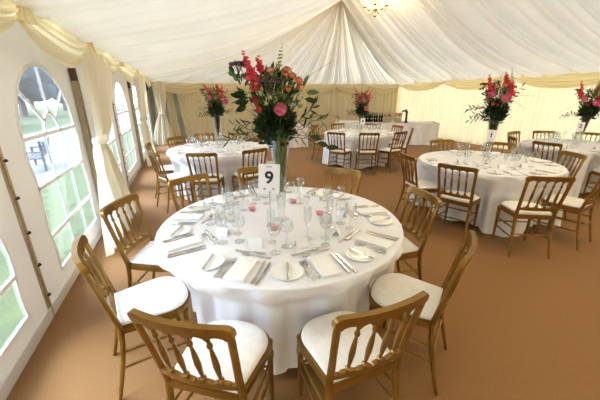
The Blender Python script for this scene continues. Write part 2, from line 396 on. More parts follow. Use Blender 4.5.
# ------------------------------------------------------------------ chairs
SPX = (-.114,-.038,.038,.114)
def bow(x): return -.026*(1-(x/.2)**2)
def lean(z): return -.180 - (.0 if z < .45 else .205*(z-.45) + .02*(z-.45)**2)
def make_chair():
    r = empty('banquet_chair')
    for s in (-1, 1):
        m = MB(); zs = [0,.12,.25,.36,.45,.53,.62,.72,.80,.862]
        ys = [-.262,-.232,-.204,-.187,-.180]; xs = [.196,.190,.184,.180,.180,.182,.186,.192,.196,.198]
        m.tube([(s*xs[i], ys[i] if i < 5 else lean(z), z) for i, z in enumerate(zs)], [.0125,.0145,.0165,.018,.019,.018,.017,.0165,.0165,.0165], 10, .82, up=(1,0,0))
        m.build('back_post', GOLD, r)
        m = MB(); m.lathe([(.011,0),(.013,.05),(.015,.20),(.0165,.29),(.016,.315),(.021,.32),(.021,.33),(.015,.336),(.021,.342),(.021,.352),(.016,.358),(.019,.41),(.019,.425)], 12, (s*.176,.158,0))
        m.build('front_leg', GOLD, r)
    XS = [-.2145,-.212,-.206,-.197,-.186] + [-.178 + .356*i/60 for i in range(61)] + [.186,.197,.206,.212,.2145]
    def ctop(x):
        a = abs(x); return .892 if a < .180 else .892 - .036 + math.sqrt(max(0, .036**2 - (a-.180)**2*1.0)) if a < .2155 else .856
    def cbot(x):
        a = abs(x)
        if a > .178: return .822 + (a-.178)*.5
        f = ((x+.19)/.076) % 1; return .815 + .030*math.sqrt(max(0, 1-(2*f-1)**2))
    yl = lambda x, z: lean(z) + bow(x)*1.0
    m = MB(); m.strip(XS, ctop, cbot, yl, .026); m.build('crest_rail', GOLD, r, angle=50)
    XL2 = [-.182 + .364*i/60 for i in range(61)]
    def ltop(x):
        f = ((x+.19+.038)/.076) % 1; return .538 + .016*math.sqrt(max(0, 1-(2*f-1)**2))*(1 if abs(x) < .15 else .4)
    m = MB(); m.strip(XL2, ltop, lambda x: .514, yl, .022); m.build('lower_rail', GOLD, r, angle=50)
    prof = [(0,.008),(.05,.0125),(.09,.014),(.12,.007),(.16,.0075),(.2,.009),(.42,.0135),(.6,.0115),(.78,.007),(.82,.0065),(.85,.0115),(.89,.0115),(.92,.007),(1,.0085)]
    for x in SPX:
        m = MB(); m.tube([(x, yl(x, .545+.277*t), .545+.277*t) for t, _ in prof], [q for _, q in prof], 10); m.build('spindle', GOLD, r)
    def outl(g):
        pts = [(-.176-g,-.19-g*.6),(.176+g,-.19-g*.6)]
        for i in range(25):
            t = i/24; a = -PI/2 + PI*t; cx = sin(-a)
            X = (.205+g)*math.copysign(abs(cx)**.82, cx); Y = .065 + (.155+g)*abs(cos(a))**.92
            pts.append((X, Y))
        return pts
    m = MB(); o1 = outl(.003); m.prism(outl(-.002), .410, .416); m.prism(o1, .416, .452); m.prism(outl(-.003), .452, .457); m.build('seat_frame', GOLD, r)
    m = MB(); n = len(o1); lv = [(-.013,.4575),(-.009,.464),(-.011,.473),(-.020,.481),(-.05,.488),(-.11,.491)]
    vs = [(x, y, z) for g, z in lv for x, y in (outl(g) if g > -.04 else [(px*(1+g*4.6), (py)*(1+g*4.6)) for px, py in outl(0)])]
    fs = [(i*n+k, i*n+(k+1)%n, (i+1)*n+(k+1)%n, (i+1)*n+k) for i in range(len(lv)-1) for k in range(n)]
    fs += [tuple(range(n))[::-1], tuple((len(lv)-1)*n+k for k in range(n))]; m.add(vs, fs); tag(m.build('seat_pad', PAD, r, angle=60), 'cream fabric seat pad')
    def stretch(a, b):
        m = MB(); a = Vector(a); b = Vector(b)
        m.tube([a.lerp(b, t) for t in (0,.08,.1,.12,.45,.5,.55,.88,.9,.92,1)], [.007,.007,.010,.0075,.009,.0115,.009,.0075,.010,.007,.007], 8); m.build('stretcher', GOLD, r)
    for s in (-1, 1):
        stretch((s*.186,-.212,.20), (s*.176,.158,.19)); stretch((s*.182,-.195,.30), (s*.176,.158,.285))
    stretch((-.176,.158,.24), (.176,.158,.24)); stretch((-.184,-.205,.24), (.184,-.205,.24))
    return r
CH0 = make_chair(); used = []
def chair(cx, cy, th, rb, label, group, turn=0):
    """a chair whose crest rail stands rb from the table centre in direction th (degrees), facing the table"""
    o = CH0 if not used else copy_tree(CH0); used.append(1)
    t = math.radians(th); rc = rb - .275
    o.location = (cx + rc*cos(t), cy + rc*sin(t), 0); o.rotation_euler = (0, 0, t + PI/2 + math.radians(turn))
    tag(o, label, 'chair', group); return o

# ------------------------------------------------------------------ tables and cloths
TR, TH = .866, .762
def cloth_table(cx, cy, chairs, tlabel, clabel, hem, seed, rcl=None):
    t = empty('round_table', (cx, cy, 0)); tag(t, tlabel, 'table', 'round tables')
    m = MB(); m.lathe([(.84,.735),(.85,.740),(.85,.752),(.84,.757)], 48); m.build('table_top', POST, t)
    for k in range(4):
        a = PI/4 + k*PI/2; m = MB(); m.tube([(.35*cos(a), .35*sin(a), 0), (.38*cos(a), .38*sin(a), .735)], .016, 8); m.build('leg', STEEL, t)
    ph = [(math.radians(a), rb) for a, rb in chairs]
    NT, m = 288, MB()
    def fn(u, v):
        th = 2*PI*u
        if v <= .25:
            rr = (TR-.008)*(v/.25); return (rr*cos(th), rr*sin(th), TH if v < .2 else TH - .0)
        w = (v-.25)/.75
        if w < .12:
            k = w/.12; return ((TR-.008+.010*sin(k*PI/2))*cos(th), (TR-.008+.010*sin(k*PI/2))*sin(th), TH - .012*(1-cos(k*PI/2)))
        k = (w-.12)/.88; z = TH-.012 - (TH-.012-hem - .035*sin(5*th+seed))*k; d = TH-.012-z
        fold = (.008 + .060*d)*sin(13*th+seed+.9*sin(3*th)) + (.006+.035*d)*sin(29*th+2*seed+.8*sin(5*th))
        r = TR+.002 + .03*d + fold
        push = 0; lim = r
        for a, rb in ph:
            dl = abs((th-a+PI) % (2*PI)-PI)
            q = 1 - sstep(.30, .395, dl); f = sstep(.02, .22, d)
            lim = min(lim, r + (min(r, rb-.535+.4*fold)-r)*q*f)
        return (lim*cos(th), lim*sin(th), z)
    m.grid(fn, NT, 40, True)
    o = m.build('tablecloth', LINEN, angle=180); o.location = (cx, cy, 0); tag(o, clabel, 'tablecloth', 'white round tablecloths')
T9 = (.587, 2.02); T1 = (3.84, 3.015); TT = (4.0, 6.65); TL = (.5, 5.55); T2 = (6.6, 3.45)
ch9 = [(-124,1.25,'front left chair'),(-88,1.23,'front right chair'),(-52,1.22,'right side chair'),(-8,1.17,'far right chair'),(41,1.22,'back right chair'),(86,1.24,'chair behind the vase'),(121,1.22,'back left chair'),(157,1.23,'far left chair'),(194,1.22,'left side chair')]
ch1 = [(-155,1.17,'front left chair'),(-117,1.33,'front right chair'),(-78,1.25,'right side chair'),(-25,1.10,'back right chair'),(30,1.12,'far centre chair'),(75,1.20,'far left chair'),(168,1.17,'left side chair')]
chT = [(216,1.30,'front left chair'),(248,1.22,'front centre chair'),(284,1.22,'front right chair'),(-40,1.20,'right end chair'),(0,1.10,'far right chair'),(47,1.08,'far centre chair'),(94,1.10,'far left chair'),(133,1.24,'left end chair')]
chL = [(-107,1.22,'front right chair'),(-139,1.28,'front left chair'),(178,1.14,'left side chair'),(132,1.08,'far left chair'),(99,1.18,'far centre chair'),(64,1.14,'far right chair'),(-20,1.15,'right end chair'),(-70,1.20,'inner right chair')]
ch2 = [(187,1.10,'front chair'),(145,1.08,'left chair'),(97,1.14,'far left chair'),(60,1.14,'far centre chair'),(22,1.18,'far right chair'),(-118,1.12,'near right chair')]
TABLES = [('table nine', T9, ch9, .10, 1), ('table one', T1, ch1, .02, 2.2), ('the bar-side table', TT, chT, .03, 3.1), ('the rear left table', TL, chL, .03, 4.4), ('the far right table', T2, ch2, .03, 5.2)]
for tn_, (cx, cy), chs, hem, seed in TABLES:
    cloth_table(cx, cy, [(a, rb) for a, rb, _ in chs], 'round banquet table under the white cloth of ' + tn_, {'table nine':'white floor-length cloth on the large near round table with number 9', 'table one':'white cloth on the right-hand round table with number 1', 'the bar-side table':'white cloth on the round table in front of the bar', 'the rear left table':'white cloth on the round table behind table nine, near the windows', 'the far right table':'white cloth on the far right round table, cut by the frame'}[tn_], hem, seed)
    for a, rb, d in chs:
        chair(cx, cy, a, rb, 'gold spindle-back chair with cream pad, the %s of %s' % (d, tn_), 'gold chairs around ' + tn_, -16 if a == -139 else 0)

# ------------------------------------------------------------------ place settings
ZT = TH + .0012
def mk_plate():
    m = MB(); m.lathe([(.045,0),(.05,.001),(.078,.008),(.086,.0115),(.087,.0135),(.083,.0135),(.068,.0075),(.05,.0045),(.002,.004)], 36); return m.mesh('side_plate', CHINA)
def mk_knife(L=.225):
    m = MB(); h = L*.45
    m.tube([(0,-L/2,.005),(0,-L/2+.01,.005),(0,-L/2+h*.5,.005),(0,-L/2+h,.005)], [.006,.0075,.0065,.005], 8, .6, up=(1,0,0))
    n = 8; vs = []
    for i in range(n+1):
        t = i/n; y = -L/2+h+(L-h)*t; w = .009*math.sqrt(max(0, 1-t**6)) + .001; vs += [(-.005, y, .004), (-.005+w*1.4, y, .004), (-.005, y, .006), (-.005+w*1.4, y, .0052)]
    fs = []
    for i in range(n): a = 4*i; b = a+4; fs += [(a,a+1,b+1,b),(a+2,b+2,b+3,a+3),(a,b,b+2,a+2),(a+1,a+3,b+3,b+1)]
    m.add(vs, fs + [(0,2,3,1)]); return m.mesh('table_knife', STEEL)
def mk_fork(L=.195):
    m = MB(); m.tube([(0,-L/2,.004),(0,-L/2+.012,.0045),(0,-L*.15,.005),(0,L*.12,.009),(0,L*.2,.008)], [.006,.0075,.005,.004,.006], 8, .5, up=(1,0,0))
    m.tube([(0,L*.18,.008),(0,L*.25,.006),(0,L*.3,.0045)], [.005,.012,.012], 8, .25, up=(1,0,0))
    for x in (-.0095,-.0032,.0032,.0095): m.tube([(x,L*.28,.0045),(x,L*.4,.005),(x*.95,L*.5,.009)], [.0022,.002,.0012], 5, .7)
    return m.mesh('table_fork', STEEL)
def mk_spoon(L=.185):
    m = MB(); m.tube([(0,-L/2,.004),(0,-L/2+.012,.0045),(0,-L*.1,.005),(0,L*.2,.009)], [.006,.007,.0045,.0035], 8, .5, up=(1,0,0))
    m.tube([(0,L*.19,.009),(0,L*.24,.007),(0,L*.34,.005),(0,L*.44,.0055),(0,L*.5,.008)], [.004,.013,.018,.015,.004], 10, .22, up=(1,0,0)); return m.mesh('dessert_spoon', STEEL)
def mk_napkin():
    m = MB()
    for k, (w, h, z) in enumerate(((.056,.110,0),(.055,.108,.005),(.053,.106,.010))):
        n = 6
        m.grid(lambda u, v: (w*(2*u-1)+.002*sin(9*v+k), h*(2*v-1)+.002*sin(7*u), z+.0046+.0012*sin(PI*u)*sin(PI*v)), n, n)
        m.box((-w,-h,z+.0004), (w,h,z+.0044))
    return m.mesh('folded_napkin', NAPKIN)
def mk_wine(H=.19, R=.038, bowl=.085):
    m = MB(); zb = H-bowl
    m.lathe([(.034,0),(.034,.0025),(.010,.006),(.0045,.012),(.004,zb*.5),(.005,zb-.004),(.012,zb+.003),(R*.8,zb+bowl*.25),(R,zb+bowl*.5),(R*.93,zb+bowl*.8),(R*.82,H),(R*.79,H),(R*.9,zb+bowl*.78),(R*.96,zb+bowl*.5),(R*.76,zb+bowl*.27),(.006,zb+.008)], 18); return m.mesh('wine_glass', GLASS)
def mk_flute():
    m = MB(); m.lathe([(.03,0),(.03,.0025),(.008,.006),(.0045,.012),(.004,.07),(.008,.085),(.024,.135),(.026,.17),(.023,.22),(.0215,.22),(.0245,.17),(.0225,.137),(.004,.09)], 16); return m.mesh('champagne_flute', GLASS)
def mk_tumbler():
    m = MB(); m.lathe([(.028,0),(.030,.002),(.035,.095),(.0335,.095),(.029,.008),(.002,.007)], 18); return m.mesh('water_tumbler', GLASS)
def mk_card():
    m = MB(); m.add([(-.042,-.024,0),(.042,-.024,0),(.042,0,.055),(-.042,0,.055),(-.042,.024,0),(.042,.024,0),(-.042,-.0225,0),(.042,-.0225,0),(.042,0,.0535),(-.042,0,.0535),(-.042,.0225,0),(.042,.0225,0)], [(0,1,2,3),(3,2,5,4),(9,8,7,6),(10,11,8,9)]); return m.mesh('place_card', CARD)
ME = dict(plate=mk_plate(), knife=mk_knife(), small_knife=mk_knife(.17), fork=mk_fork(), spoon=mk_spoon(), napkin=mk_napkin(), wine=mk_wine(), goblet=mk_wine(.17,.042,.08), flute=mk_flute(), tumbler=mk_tumbler(), card=mk_card())
def put(name, mesh, x, y, z, rz, label, cat, group):
    o = bpy.data.objects.new(name, ME[mesh]); C.objects.link(o); o.location = (x, y, z); o.rotation_euler = (0,0,rz); return tag(o, label, cat, group)
def setting(cx, cy, th, where, table, rnd, full):
    t = math.radians(th); u = Vector((cos(t), sin(t))); f = -u; L = Vector((-f.y, f.x)); rz = t + PI/2   # local +y points to the centre
    tail = 'facing the %s of %s' % (where, table) if not where.startswith('chair behind') else 'facing the chair behind the vase of ' + table
    grp = lambda s: '%s on %s' % (s, table)
    def P(l, r): p = Vector((cx, cy)) + u*r + L*l; return p.x, p.y
    def j(a): return rnd.uniform(-a, a)
    x, y = P(.205, .700); put('side_plate', 'plate', x, y, ZT, rz, 'white side plate, ' + tail, 'plate', grp('side plates'))
    a = j(.7) + .25; put('butter_knife', 'small_knife', x, y, ZT+.0125, rz + a, 'butter knife on the side plate, ' + tail, 'knife', grp('butter knives'))
    x, y = P(0, .715); put('folded_napkin', 'napkin', x, y, ZT, rz + j(.12), 'folded white napkin, ' + tail, 'napkin', grp('napkins'))
    x, y = P(-.095, .715); put('table_knife', 'knife', x, y, ZT, rz+j(.05), 'inner table knife by the napkin, ' + tail, 'knife', grp('table knives'))
    x, y = P(.080, .715); put('table_fork', 'fork', x, y, ZT, rz+j(.05), 'inner table fork by the napkin, ' + tail, 'fork', grp('table forks'))
    if full:
        x, y = P(-.125, .722); put('table_knife', 'knife', x, y, ZT, rz+j(.05), 'outer table knife by the napkin, ' + tail, 'knife', grp('table knives'))
        x, y = P(.108, .722); put('table_fork', 'fork', x, y, ZT, rz+j(.05), 'outer table fork by the napkin, ' + tail, 'fork', grp('table forks'))
        x, y = P(-.02, .560); put('dessert_spoon', 'spoon', x, y, ZT, rz+PI/2+j(.12), 'dessert spoon above the napkin, ' + tail, 'spoon', grp('dessert cutlery'))
        x, y = P(.03, .530); put('dessert_fork', 'fork', x, y, ZT, rz-PI/2+j(.12), 'dessert fork above the napkin, ' + tail, 'fork', grp('dessert cutlery'))
    x, y = P(.02+j(.03), .455); put('place_card', 'card', x, y, ZT, rz+j(.6), 'white tent place card, ' + tail, 'place card', grp('place cards'))
    x, y = P(-.115, .50); put('wine_glass', 'wine', x, y, ZT, 0, 'clear wine glass, ' + tail, 'glass', grp('wine glasses'))
    x, y = P(-.05, .37); put('champagne_flute', 'flute', x, y, ZT, 0, 'clear champagne flute, ' + tail, 'glass', grp('flutes'))
    x, y = P(-.16 if full else -.14, .405); put('water_goblet', 'goblet', x, y, ZT, 0, 'clear water goblet, ' + tail, 'glass', grp('goblets'))
rnd = random.Random(11)
for name, (cx, cy), chs, hem, seed in TABLES:
    for a, rb, d in chs: setting(cx, cy, a, d, name, rnd, name == 'table nine')

# tea lights and a favour on table nine
for dx, dy, lb in ((-.17,.26,'behind the number stand, left of the vase'), (-.10,-.16,'in front of the number stand'), (.20,.32,'right of the vase'), (.30,-.02,'nearest the right of the table')):
    r = empty('tea_light', (T9[0]+dx, T9[1]+dy, ZT)); tag(r, 'pink tea light in a clear glass cup, ' + lb, 'candle', 'pink tea lights on table nine')
    m = MB(); m.lathe([(.024,0),(.026,.002),(.031,.032),(.0298,.032),(.0252,.004),(.002,.003)], 20); m.build('glass_cup', GLASS, r)
    m = MB(); m.lathe([(.0235,.0035),(.0275,.0255),(.010,.0265)], 20); m.build('wax', PINKWAX, r)
    m = MB(); m.tube([(0,0,.024),(.001,0,.033)], .0012, 5); m.build('wick', INK, r)
rnd = random.Random(3)
r = empty('posy_favour', (1.00, 2.42, ZT)); tag(r, 'small cream posy with two black berries on table nine', 'posy')
m = MB()
for k in range(14):
    an = k*2.4; m.blob((.022*cos(an)*(k/14)**.5, .022*sin(an)*(k/14)**.5, .02+.012*(1-k/14)), .014, 7, 5, jit=.2, rnd=rnd)
m.lathe([(.018,0),(.022,.012),(.012,.02)], 12); m.build('petals', CREAMF, r)
for p in ((-.012,-.02,.038), (.016,-.012,.042)): m = MB(); m.blob(p, .0085, 8, 6); m.build('berry', INK, r)

# ------------------------------------------------------------------ table number stands
def number_stand(cx, cy, num, rz, label, h=.235, s=1.0):
    r = empty('table_number_stand', (cx, cy, ZT), rz); tag(r, label, 'table number')
    m = MB(); m.lathe([(.030,0),(.032,.003),(.030,.008),(.010,.012),(.004,.014)], 20); m.build('base', STEEL, r)
    m = MB(); m.tube([(0,0,.01),(0,0,h)], .0032, 8); m.blob((0,0,h), .008, 8, 6); m.build('rod', STEEL, r)
    W, H = .105*s, .155*s; m = MB(); pts = []
    for qx, qz, a0 in ((W/2-.008, -H/2+.008, -PI/2), (W/2-.008, H/2-.008, 0), (-W/2+.008, H/2-.008, PI/2), (-W/2+.008, -H/2+.008, PI)):
        pts += [(qx + .008*cos(a0+k*PI/8), qz + .008*sin(a0+k*PI/8)) for k in range(5)]
    n = len(pts); m.add([(x,-.0015,z) for x,z in pts]+[(x,.0015,z) for x,z in pts], [tuple(range(n)), tuple(range(n,2*n))[::-1]]+[(k,n+k,n+(k+1)%n,(k+1)%n) for k in range(n)])
    c = m.build('card', CARD, r, smooth=False); c.location = (0, -.004, h + H/2 - .012); c.rotation_euler = (math.radians(4), math.radians(3), 0)
    cu = bpy.data.curves.new('numeral', 'FONT'); cu.body = num; cu.size = .088*s; cu.align_x = 'CENTER'; cu.align_y = 'CENTER'; cu.extrude = .0004; cu.offset = .0022*s
    cu.materials.append(INK); o = bpy.data.objects.new('numeral', cu); C.objects.link(o); bpy.context.view_layer.update(); tm = bpy.data.meshes.new_from_object(o.evaluated_get(bpy.context.evaluated_depsgraph_get())); bpy.data.objects.remove(o); o = bpy.data.objects.new('numeral', tm); C.objects.link(o); o.parent = c; o.location = (0, -.0024, .006*s); o.rotation_euler = (PI/2, 0, 0)
    m = MB(); m.box((-.014*s,-.0021,H*.40), (.014*s,-.0015,H*.43)); m.build('printed_mark', GREYINK, c, smooth=False)
    for x in (-.022*s, .022*s):
        m = MB(); m.lathe([(.006*s,0),(.006*s,.0006)], 10); q = m.build('printed_mark', GREYINK, c); q.location = (x, -.0016, -H*.33); q.rotation_euler = (PI/2, 0, 0)
def toward(cx, cy): return math.atan2(-cy, -cx) + PI/2
number_stand(.480, 1.93, '9', toward(.48, 1.93)-.05, 'white number 9 card on a thin steel stand, in front of the near vase', .250, 1.36)
number_stand(3.69, 2.90, '1', toward(3.69, 2.90), 'white number 1 card on a stand on the right-hand table', .30, 1.0)
number_stand(3.93, 6.45, '8', toward(3.93, 6.45), 'white number 8 card on a stand on the table before the bar', .21, 1.0)
number_stand(6.42, 3.40, '2', toward(6.42, 3.40)-.5, 'white number 2 card on a stand on the far right table', .27, 1.0)

# ------------------------------------------------------------------ vases and flowers
def vase(cx, cy, label, h=.60, rt=.062, rb=.022):
    r = empty('flower_vase', (cx, cy, ZT)); tag(r, label, 'vase', 'tall flower vases')
    pr = lambda t: rb + (rt-rb)*t**1.1
    m = MB(); prof = [(.055,0),(.057,.004),(.045,.009),(rb+.003,.02)] + [(pr(t), .03+(h-.03)*t) for t in [i/10 for i in range(11)]]
    prof += [(pr(1)-.003, h)] + [(pr(t)-.003, .05+(h-.05)*t) for t in (.8,.6,.4,.2,.05)]; m.lathe(prof, 24); m.build('glass_body', VASEG, r)
    m = MB(); m.lathe([(pr(.08)-.004,.09),(pr(.3)-.004,.2),(pr(.6)-.004,.36),(pr(.7)-.004,.42),(.001,.42)], 20); m.build('water', WATER, r)
    return r
def rose(mb, c, R, d, rnd):
    c = Vector(c); d = Vector(d).normalized(); a = d.orthogonal().normalized(); b = d.cross(a)
    for n, rr, top, wd in ((3,.34,.10,2.6),(4,.52,.32,2.2),(5,.70,.62,1.75),(5,.86,.95,1.65),(6,1.0,1.30,1.35)):
        ph = rnd.uniform(0, 6.28)
        for k in range(n):
            an = ph + 2*PI*k/n; q = R*rr*rnd.uniform(.95,1.05)
            def fn(u, v, an=an, q=q, top=top, wd=wd):
                w = (2*u-1); e = an + w*wd*.5*(.45+.55*sin(PI*min(1, .25+.6*v))); po = 2.7 + (top-2.7)*v + .16*w*w*v
                k2 = q*(1 + .10*v*v - .05*(w > 0)*v); o = a*cos(e) + b*sin(e)
                return c + o*k2*sin(po) + d*(k2*cos(po)*.85)
            mb.grid(fn, 5, 5)
    mb.blob(c, R*.3, 8, 6)
def spike(r, mat, base, tip, rnd, R=.022, name='flower_spike'):
    m = MB(); base = Vector(base); tip = Vector(tip); n = 13
    for i in range(n):
        t = i/(n-1); p = base.lerp(tip, t)
        for k in range(3 if t < .85 else 1):
            an = rnd.uniform(0, 6.28); rr = R*(1-.65*t)
            q = p + Vector((cos(an), sin(an), rnd.uniform(-.3,.3)))*rr*.75
            for s in range(4):
                e = an + s*1.6; m.leaf(q, (cos(e), sin(e), rnd.uniform(-.2,.7)), (0,0,1), rr*1.25, rr*1.15, .3)
            m.blob(q, rr*.45, 6, 4, jit=.2, rnd=rnd)
    return m.build(name, mat, r)
def bouquet(cx, cy, rz, seed, label, zb=.55, s=1.0, big=False):
    """one tall arrangement; x to the viewer's right, z up from the table top, metres"""
    rnd = random.Random(seed); r = empty('flower_arrangement', (cx, cy, ZT), rz); tag(r, label, 'flowers', 'tall flower arrangements')
    Z = lambda z: zb + z*s
    V = lambda x, y, z: Vector(((x-.02*big)*s, y*s, Z(z if z < .1 else .1 + (z-.1)*(.90 if big else 1))))
    J = (lambda a: 0) if big else (lambda a: rnd.uniform(-a, a))
    neck = Vector((0, 0, zb-.02)); low = Vector((0, 0, .24))
    tips = []
    def stem(tip, rad=.0028):
        tip = Vector(tip); b = Vector((rnd.uniform(-.018,.018), rnd.uniform(-.018,.018), .22)); k = Vector((tip.x*.16, tip.y*.16, zb)); k.x = max(-.035, min(.035, k.x)); k.y = max(-.035, min(.035, k.y))
        tips.append((b, k, k.lerp(tip, .55) + Vector((0,0,.02)), tip, rad))
    dr = V(-.13,-.02,.36), V(-.185,-.03,.56); 
    reds = [((-.125,-.05,.35),(-.185,-.04,.575)), ((-.075,.02,.38),(-.105,.03,.555))] if big else [((-.10+J(.06),-.05,.34),(-.13+J(.08),-.05,.60+J(.06))), ((.03+J(.05),.02,.40),(.08+J(.06),.02,.58+J(.05))), ((.09+J(.04),-.06,.30),(.16+J(.05),-.05,.47+J(.05)))]
    for a, b in reds:
        o = spike(r, RED, V(*a), V(*b), rnd, .027*s); stem(V(*a))
    g0, g1 = V(.02+J(.1),.0,.36), V(.045+J(.12),.0,.63)
    o = spike(r, LIME, g0, g1, rnd, .017*s, 'green_bell_spike'); stem(g0)
    for p in ([(.11,-.02,.43),(.15,-.03,.40),(.075,.0,.47),(-.025,-.06,.46),(.085,-.07,.34),(.065,-.02,.435),(.165,-.02,.355)] if big else [(J(.2),-.08,.36+J(.1)) for _ in range(4)]):
        m = MB(); rose(m, V(*p), .024*s, (p[0]*.5, -.5, .7), rnd); m.build('peach_bud', PEACH, r); stem(V(*p))
    for p in ([(-.125,-.08,.34),(-.125,-.09,.265),(-.105,-.1,.205)] if big else [(J(.16),-.10,.24+J(.1)) for _ in range(3)]):
        m = MB(); rose(m, V(*p), .020*s, (-.4,-1,.3), rnd); m.build('red_bud', RED, r); stem(V(*p))
    for p, R in ([((.03,-.15,.205),.038)] if big else [((.09+J(.1),-.13,.20+J(.08)),.052), ((-.03+J(.08),-.12,.33+J(.05)),.045)]):
        m = MB(); rose(m, V(*p), R*s, (.15,-1,.35), rnd); m.build('pink_rose', PINK, r); stem(V(*p))
    for p, R, nn in ([((-.225,-.02,.50),.052,60), ((-.035,-.09,.385),.062,70), ((.01,-.07,.395),.045,40)] if big else [((-.18+J(.04),-.03,.44),.05,45), ((.17+J(.05),0,.40),.045,40)]):
        m = MB(); c = V(*p)
        for k in range(nn):
            an = k*2.4; q = math.sqrt(k/nn)*R*s; m.blob(c + Vector((q*cos(an), q*sin(an), .012*rnd.random() - q*q*3)), .0085*s, 5, 4)
            if k % 4 == 0: m.tube([c - Vector((0,0,.06*s)), c + Vector((q*cos(an), q*sin(an), 0))], .0012, 4)
        m.build('sedum_head', SEDUM, r); stem(c)
    m = MB(); m2 = MB(); m3 = MB()
    def rv(): 
        while 1:
            v = Vector((rnd.uniform(-1,1), rnd.uniform(-1,1), rnd.uniform(-1,1)))
            if .05 < v.length < 1: return v
    for k in range(430):                              # dense collar at the neck
        v = rv(); p = V(v.x*.115, v.y*.10, .085 + v.z*.13); d = (p - Vector((0,0,zb-.04))).normalized() + rv()*.6
        m.leaf(p, d, rv(), rnd.uniform(.05,.085)*s, rnd.uniform(.018,.036)*s)
    for k in range(330):                              # looser body above
        v = rv(); p = V(v.x*.145-.005, v.y*.12, .28 + v.z*.18); d = Vector((v.x, v.y, .9)) + rv()*.7
        (m2 if k % 3 else m).leaf(p, d, rv(), rnd.uniform(.035,.065)*s, rnd.uniform(.014,.026)*s)
    for k in range(90):
        v = rv(); p = V(v.x*.21, v.y*.15, .31 + v.z*.22); m3.blob(p, rnd.uniform(.005,.010)*s, 6, 4); m2.tube([p, p - Vector((v.x*.04, v.y*.04, .07))*s], .0012*s, 4)
    for k in range(16 if big else 6):
        v = rv(); p = V(v.x*.19, -abs(v.y)*.13, .26 + v.z*.19); mw = MB()
        for e in range(5): mw.leaf(p, (cos(e*1.26+k), -.5+.3*sin(e), sin(e*1.26+k)), (0,1,0), .027*s, .022*s, -.2)
        mw.build('cream_blossom', CREAMF, r)
    def spray(pts, n, L, W, mm, drop=.1):
        pts = [V(*p) for p in pts]
        mm.tube(pts, [.0024*s]*(len(pts)-1)+[.001*s], 5)
        for k in range(n):
            t = (k+1)/n*(len(pts)-1); i = min(int(t), len(pts)-2); p = pts[i].lerp(pts[i+1], t-i); d = (pts[i+1]-pts[i]).normalized()
            sd = Vector((0,0,1)) if k % 2 else Vector((0,0,-1)); mm.leaf(p, d*.7 + sd*.65 + rv()*.3, rv(), L*s*rnd.uniform(.8,1.2), W*s, drop)
    if big:
        spray([(.03,0,.06),(.15,-.05,.12),(.22,-.06,.19),(.25,-.06,.235)], 16, .062, .014, m)
        spray([(.05,0,.04),(.17,-.03,.06),(.25,-.04,.12),(.31,-.03,.12)], 16, .062, .015, m)
        spray([(.05,-.02,.02),(.18,-.05,.00),(.27,-.06,.05)], 12, .062, .015, m)
        spray([(.05,.0,.05),(.2,-.02,.13),(.30,-.02,.155),(.40,0,.15)], 5, .05, .018, m2)
        spray([(-.03,0,.04),(-.15,-.04,.05),(-.25,-.05,.03),(-.33,-.05,-.01)], 16, .06, .011, m)
        spray([(-.03,0,.06),(-.14,-.02,.11),(-.22,-.03,.09),(-.27,-.04,.09)], 14, .06, .011, m)
        spray([(-.03,-.05,.02),(-.12,-.1,.0),(-.2,-.1,.03)], 10, .055, .011, m)
        for p, d in (((.22,-.08,.02),(1,0,-.3)),((.27,-.08,-.02),(1,0,-.35)),((.33,-.08,-.06),(1,-.1,.1)),((.18,-.02,.35),(.4,0,1)),((.20,-.02,.31),(1,0,.1)),((.19,-.02,.27),(1,0,-.2)),((-.14,.0,.40),(-1,0,.4))):
            (m if p[2] < .3 else m2).leaf(V(*p), d, (0,.5,1), .085*s, .042*s, .1)
        m2.tube([V(.04,-.02,.02), V(.2,-.06,.02), V(.34,-.08,-.055)], .0022, 5)
        for k in range(9): v = rv(); m.leaf(V(-.19+v.x*.03, v.y*.04, .28+v.z*.06), (-.6,0,rnd.uniform(-.4,.8)), rv(), .08, .045)
        for k in range(8): m3.blob(V(.155+.02*rnd.random(), -.02+.03*rnd.random(), .215+.012*rnd.random()), .011, 6, 4)
        for k in range(26): v = rv(); m2.leaf(V(-.21+v.x*.06, v.y*.05, .42+v.z*.07), (v.x,v.y,.8), rv(), .05, .022)
    else:
        for q in range(5):
            sx = rnd.choice((-1,1)); z = rnd.uniform(0,.16); e = rnd.uniform(.22,.36)
            spray([(sx*.04,0,.05),(sx*e*.55,J(.1),z),(sx*e,J(.14),z-.02)], 11, .065, .017, m)
        for q in range(2):
            sx = (-1,1)[q]; spray([(sx*.05,0,.15),(sx*.14,J(.05),.30),(sx*.22,J(.06),.40)], 10, .06, .02, m)
    m.build('dark_leaves', LEAF, r, angle=180); m2.build('green_leaves', LEAFMID, r, angle=180); tag(m3.build('lime_berries', LIME, r), kind='stuff')
    mt = MB()
    tw = [[(.02,0,.1),(.14,-.03,.33),(.24,-.05,.44),(.365,-.06,.52)], [(-.03,0,.05),(-.13,-.02,.19),(-.22,-.02,.33),(-.28,-.02,.40)], [(-.03,0,.08),(-.15,-.02,.17),(-.27,-.02,.25)]] if big else [[(.02,0,.1),(.18,J(.1),.30),(.36,J(.1),.30+J(.15))], [(-.02,0,.1),(-.2,J(.1),.2),(-.38,J(.1),.22+J(.2))], [(.02,0,.1),(.16,J(.1),.24),(.34,J(.1),.12)]]
    for t in tw: mt.tube([V(*p) for p in t], [.0024,.002,.0016,.001][:len(t)], 5)
    mt.build('twigs', TWIG, r)
    ms = MB()
    for b, k, q, tip, rad in tips:
        ms.tube([b, b.lerp(k, .5), k, q, tip], rad*s, 5)
